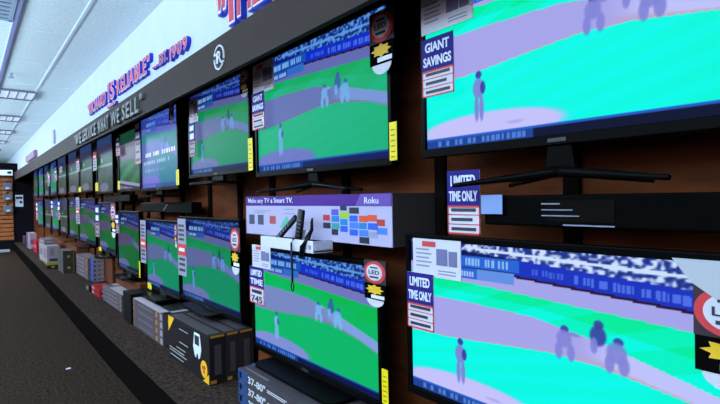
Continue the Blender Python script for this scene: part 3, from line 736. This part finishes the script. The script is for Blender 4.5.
# four flat grey boxes
hh = .065
for i, w_ in enumerate(('lowest', 'second from bottom', 'second from top', 'topmost')):
    pr = [('yellow_mark', 'f', .78, .84, .2, .8, (226, 160, 40)), ('yellow_mark', 'e', .3, .6, .2, .8, (190, 140, 40)), ('white_print', 'f', .92, .985, .15, .85, (190, 192, 208)), ('yellow_mark', 'f', .0, .02, .1, .9, (200, 130, 50)), ('grey_band', 'f', .2, .7, .35, .65, (118, 116, 130))]
    if i == 3: pr += [('white_top', 't', .0, 1, .0, .22, (214, 216, 230)), ('white_top', 't', .94, 1, .0, 1, (200, 204, 220)), ('dark_top', 't', .08, .9, .24, .9, (26, 24, 30)), ('white_patch', 't', .45, .62, .2, .6, (190, 192, 206))]
    carton(f'flat grey carton with yellow marks, {w_} of its stack of four', 1.205, 1.53, 4.02, 4.90, PZ + hh * i, PZ + hh * (i + 1), (104, 102, 114), group='flat grey cartons with yellow marks', prints=pr)
# plain black box
carton('plain black box standing between two stacks of grey cartons', 1.19, 1.50, 4.93, 5.22, PZ, PZ + .29, (22, 21, 24), name='black_box')
# second grey stack
for i, w_ in enumerate(('lowest', 'second from bottom', 'second from top', 'topmost')):
    pr = [('yellow_mark', 'f', .93, .97, .2, .7, (186, 160, 70)), ('grey_band', 'f', .2, .8, .4, .62, (140, 138, 150))]
    if i == 3: pr += [('white_patch', 't', .3, .98, .05, .45, (200, 202, 214)), ('dark_top', 't', .35, .8, .5, .95, (40, 34, 34)), ('white_patch', 't', .02, .2, .3, .8, (180, 180, 190))]
    carton(f'slim grey carton behind the plain black box, {w_} of its stack of four', 1.25, 1.56, 5.55, 6.45, PZ + .045 * i, PZ + .045 * (i + 1), (112, 110, 122), group='slim grey cartons behind the black box', prints=pr)
# red boxes
for i, w_ in enumerate(('lower', 'upper')):
    carton(f'red carton with white stripes, {w_} of the two stacked', 1.235, 1.42, 6.56, 7.05, PZ + .055 * i, PZ + .055 * (i + 1), (176, 28, 40), group='red cartons with white stripes',
        prints=[('white_stripe', 'f', .08, .35, .3, .7, (190, 190, 205)), ('white_stripe', 'e', .1, .5, .3, .7, (200, 180, 190)), ('dark_print', 'f', .5, .75, .3, .7, (110, 14, 24))])
carton('small dark box with pale print beyond the red cartons', 1.22, 1.36, 7.12, 7.35, PZ, PZ + .085, (46, 42, 46), prints=[('white_print', 'f', .2, .8, .3, .8, (160, 164, 180)), ('white_print', 'e', .2, .8, .3, .8, (170, 170, 185))])
# cardboard
CB = (122, 74, 42)
carton('brown cardboard box under the fifth lower TV', 1.40, 1.60, 5.40, 6.47, PZ + .181, PZ + .30, CB, name='cardboard_box', group='brown cardboard boxes')
carton('brown cardboard box beside the white-ended stack of small cartons', 1.578, 1.61, 7.5, 8.2, PZ, PZ + .34, CB, name='cardboard_box', group='brown cardboard boxes')
carton('brown cardboard box behind the grey mount cartons marked 37-80', 1.48, 1.60, 2.3, 2.92, PZ, PZ + .17, (160, 96, 50), name='cardboard_box', group='brown cardboard boxes')
# blue-ended stack
for i in range(5):
    w_ = ('lowest', 'second from bottom', 'middle', 'second from top', 'topmost')[i]
    pr = [('blue_panel', 'f', .0, 1, .04, .96, (40, 88, 190)), ('black_dot', 'e', .06, .2, .25, .75, (30, 30, 36)), ('grey_print', 'e', .35, .7, .3, .7, (126, 122, 134)), ('black_dot', 'e', .86, .92, .3, .7, (40, 40, 46))]
    if i == 4: pr += [('dark_top', 't', .0, .9, .3, 1, (30, 28, 32))]
    carton(f'blue-sided pale carton with black dots, {w_} of its stack of five', 1.43, 1.574, 7.98, 8.20, PZ + .066 * i, PZ + .066 * (i + 1), (176, 172, 184), group='blue-sided pale cartons', prints=pr)
# tall grey stack
for i in range(5):
    w_ = ('lowest', 'second from bottom', 'middle', 'second from top', 'topmost')[i]
    carton(f'wide grey carton with orange end mark, {w_} of its stack of five', 1.40, 1.60, 8.24, 9.25, PZ + .064 * i, PZ + .064 * (i + 1), (120, 116, 126), group='wide grey cartons with orange marks',
        prints=[('orange_mark', 'f', .88, .98, .15, .85, (196, 130, 40) if i in (4, 2) else (150, 104, 60)), ('grey_band', 'f', .1, .7, .35, .6, (150, 148, 160))] + ([('grey_top', 't', .1, .9, .1, .9, (150, 146, 154))] if i == 4 else []))
# dark green-grey pair
for i, w_ in enumerate(('lower', 'upper')):
    carton(f'dark olive carton with yellow spot, {w_} of the two stacked', 1.225, 1.385, 9.31, 9.88, PZ + .185 * i, PZ + .185 * (i + 1), (70, 70, 64), group='dark olive cartons with yellow spots',
        prints=[('yellow_spot', 'e', .38, .62, .4, .58, (220, 180, 50)), ('yellow_band', 'e', .93, 1, .02, .98, (150, 150, 50)), ('pale_side', 'f', .0, 1, .0, 1, (92, 90, 92))] + ([('grey_top', 't', .1, .95, .1, .9, (130, 128, 134))] if i == 1 else []))
# white stack with yellow-black bottom box
carton('low yellow and black carton under the tall white one', 1.085, 1.275, 10.1, 11.2, PZ, PZ + .115, (50, 48, 46), group='white and yellow cartons',
       prints=[('yellow_band', 'e', .0, 1, .62, 1, (190, 190, 50)), ('yellow_spot', 'e', .35, .6, .2, .45, (220, 190, 60)), ('yellow_band', 'f', .0, 1, .7, 1, (150, 150, 60))])
carton('tall white carton with dark print standing on the yellow and black one', 1.085, 1.275, 10.1, 11.2, PZ + .115, PZ + .41, (186, 184, 200), group='white and yellow cartons',
       prints=[('dark_print', 'e', .2, .85, .08, .24, (50, 48, 66)), ('grey_print', 'e', .25, .6, .4, .85, (150, 150, 172)), ('grey_print', 'f', .1, .4, .3, .7, (120, 118, 140)), ('grey_print', 'f', .6, .9, .2, .8, (130, 128, 150))])
carton('grey carton lying on top of the tall white carton', 1.10, 1.27, 10.5, 11.3, PZ + .411, PZ + .50, (130, 128, 136), prints=[('white_print', 'f', .1, .8, .3, .7, (170, 170, 184)), ('white_print', 'e', .1, .8, .3, .7, (170, 170, 184))])
carton('narrow red carton beyond the tall white carton', 1.26, 1.40, 13.6, 14.3, PZ, PZ + .29, (196, 36, 60), prints=[('white_print', 'f', .2, .8, .4, .6, (220, 170, 180))])
carton('grey carton just this side of the narrow red carton', 1.24, 1.40, 12.1, 12.9, PZ, PZ + .33, (120, 116, 122), prints=[('white_print', 'e', .2, .8, .4, .8, (160, 160, 170))])
carton('white and purple carton near the far end of the plinth', 1.24, 1.40, 15.0, 15.7, PZ, PZ + .40, (190, 188, 204), prints=[('purple_panel', 'f', .0, .6, .0, 1, (104, 84, 150)), ('dark_print', 'e', .2, .7, .3, .6, (110, 100, 140))])
carton('small purple carton farthest away on the plinth', 1.25, 1.42, 16.4, 17.0, PZ, PZ + .24, (84, 74, 110), prints=[('white_print', 'e', .2, .7, .4, .7, (150, 150, 170))])
carton('brown cardboard box under the eighth lower TV', 1.42, 1.60, 9.3, 10.6, PZ, PZ + .42, CB, name='cardboard_box', group='brown cardboard boxes')
carton('long brown cardboard box under the far lower TVs', 1.44, 1.60, 10.8, 13.2, PZ, PZ + .44, (120, 76, 46), name='cardboard_box', group='brown cardboard boxes')
# grey boxes with blue ends under the TV below the sign box
for i, w_ in enumerate(('lowest', 'middle', 'topmost')):
    rt = carton(f'grey mount carton marked 37-80, {w_} of three under the lower TV', 1.20, 1.47, 1.55, 2.62, PZ + .067 * i, PZ + .067 * (i + 1), (88, 88, 98), group='grey mount cartons under the lower TV',
        prints=[('blue_panel', 'f', .0, .105, .06, .94, (52, 98, 172)), ('pale_emblem', 'f', .015, .04, .25, .75, (120, 160, 215))] + ([('blue_panel', 't', .0, .13, .3, .7, (70, 120, 190)), ('tan_patch', 't', .0, .2, .72, .98, (190, 170, 140)), ('white_print', 't', .03, .28, .1, .14, (140, 140, 152))] if i == 2 else []))
    m = MB().text('37-80"', 0, .20, .012, .052, -.001, .0008, .02).box(.22, .42, -.0018, 0, .036, .04).box(.22, .40, -.0018, 0, .026, .030)
    bmesh.ops.transform(m.bm, matrix=Matrix(((0, 1, 0, 0), (-1, 0, 0, 1.07 - .125), (0, 0, 1, 0), (0, 0, 0, 1))), verts=m.bm.verts)
    m.build('white_print', mat('carton_white_ink', (196, 196, 206), .5), rt)

# ------------------------------------------------------------------ light
def area(name, loc, rot, sx, sy, power, col):
    l = bpy.data.lights.new(name, 'AREA'); l.shape = 'RECTANGLE'; l.size = sx; l.size_y = sy; l.energy = power; l.color = col
    o = bpy.data.objects.new(name, l); C.objects.link(o); o.location = loc; o.rotation_euler = rot
    return o
cool = (0.74, 0.90, 1.0)
area('added_uplight', (-2.4, 9.0, 2.2), (math.pi, 0, 0), 3.2, 24, 2700, (0.60, 0.86, 1.0))     # unseen lamp added to brighten the ceiling and bulkhead
area('added_uplight', (-1.0, 15.5, 2.35), (math.pi, math.radians(-25), 0), 1.2, 8, 420, (0.9, 0.95, 1.0))  # second added uplight, whitens the far stretch of the bulkhead
area('added_aisle_fill', (-3.2, 6.0, 2.7), (0, math.radians(-55), 0), 2.5, 18, 170, (0.90, 0.88, 1.0))  # added fill from the open aisle side, tilted to brighten cards and boxes

w = bpy.data.worlds.new('World'); scn.world = w; w.use_nodes = True
w.node_tree.nodes['Background'].inputs['Color'].default_value = (0.5, 0.6, 0.8, 1)
w.node_tree.nodes['Background'].inputs['Strength'].default_value = 0.06

# ------------------------------------------------------------------ camera
cam = bpy.data.cameras.new('Camera'); co = bpy.data.objects.new('Camera', cam); C.objects.link(co)
cam.sensor_width = 36; cam.lens = 485 * 36 / 720; cam.clip_start = 0.02
f, VP, roll = 485.0, (-34.0, 204.5), math.radians(1.5)
Yc = Vector(((VP[0] - 360) / f, -(VP[1] - 202) / f, -1)).normalized()
upv = Vector((-math.sin(roll), math.cos(roll), 0)); Zc = (upv - Yc * upv.dot(Yc)).normalized(); Xc = Yc.cross(Zc)
M = Matrix((tuple(Xc), tuple(Yc), tuple(Zc))).to_4x4(); M.translation = (0, 0, EYE)
co.matrix_world = M
scn.camera = co
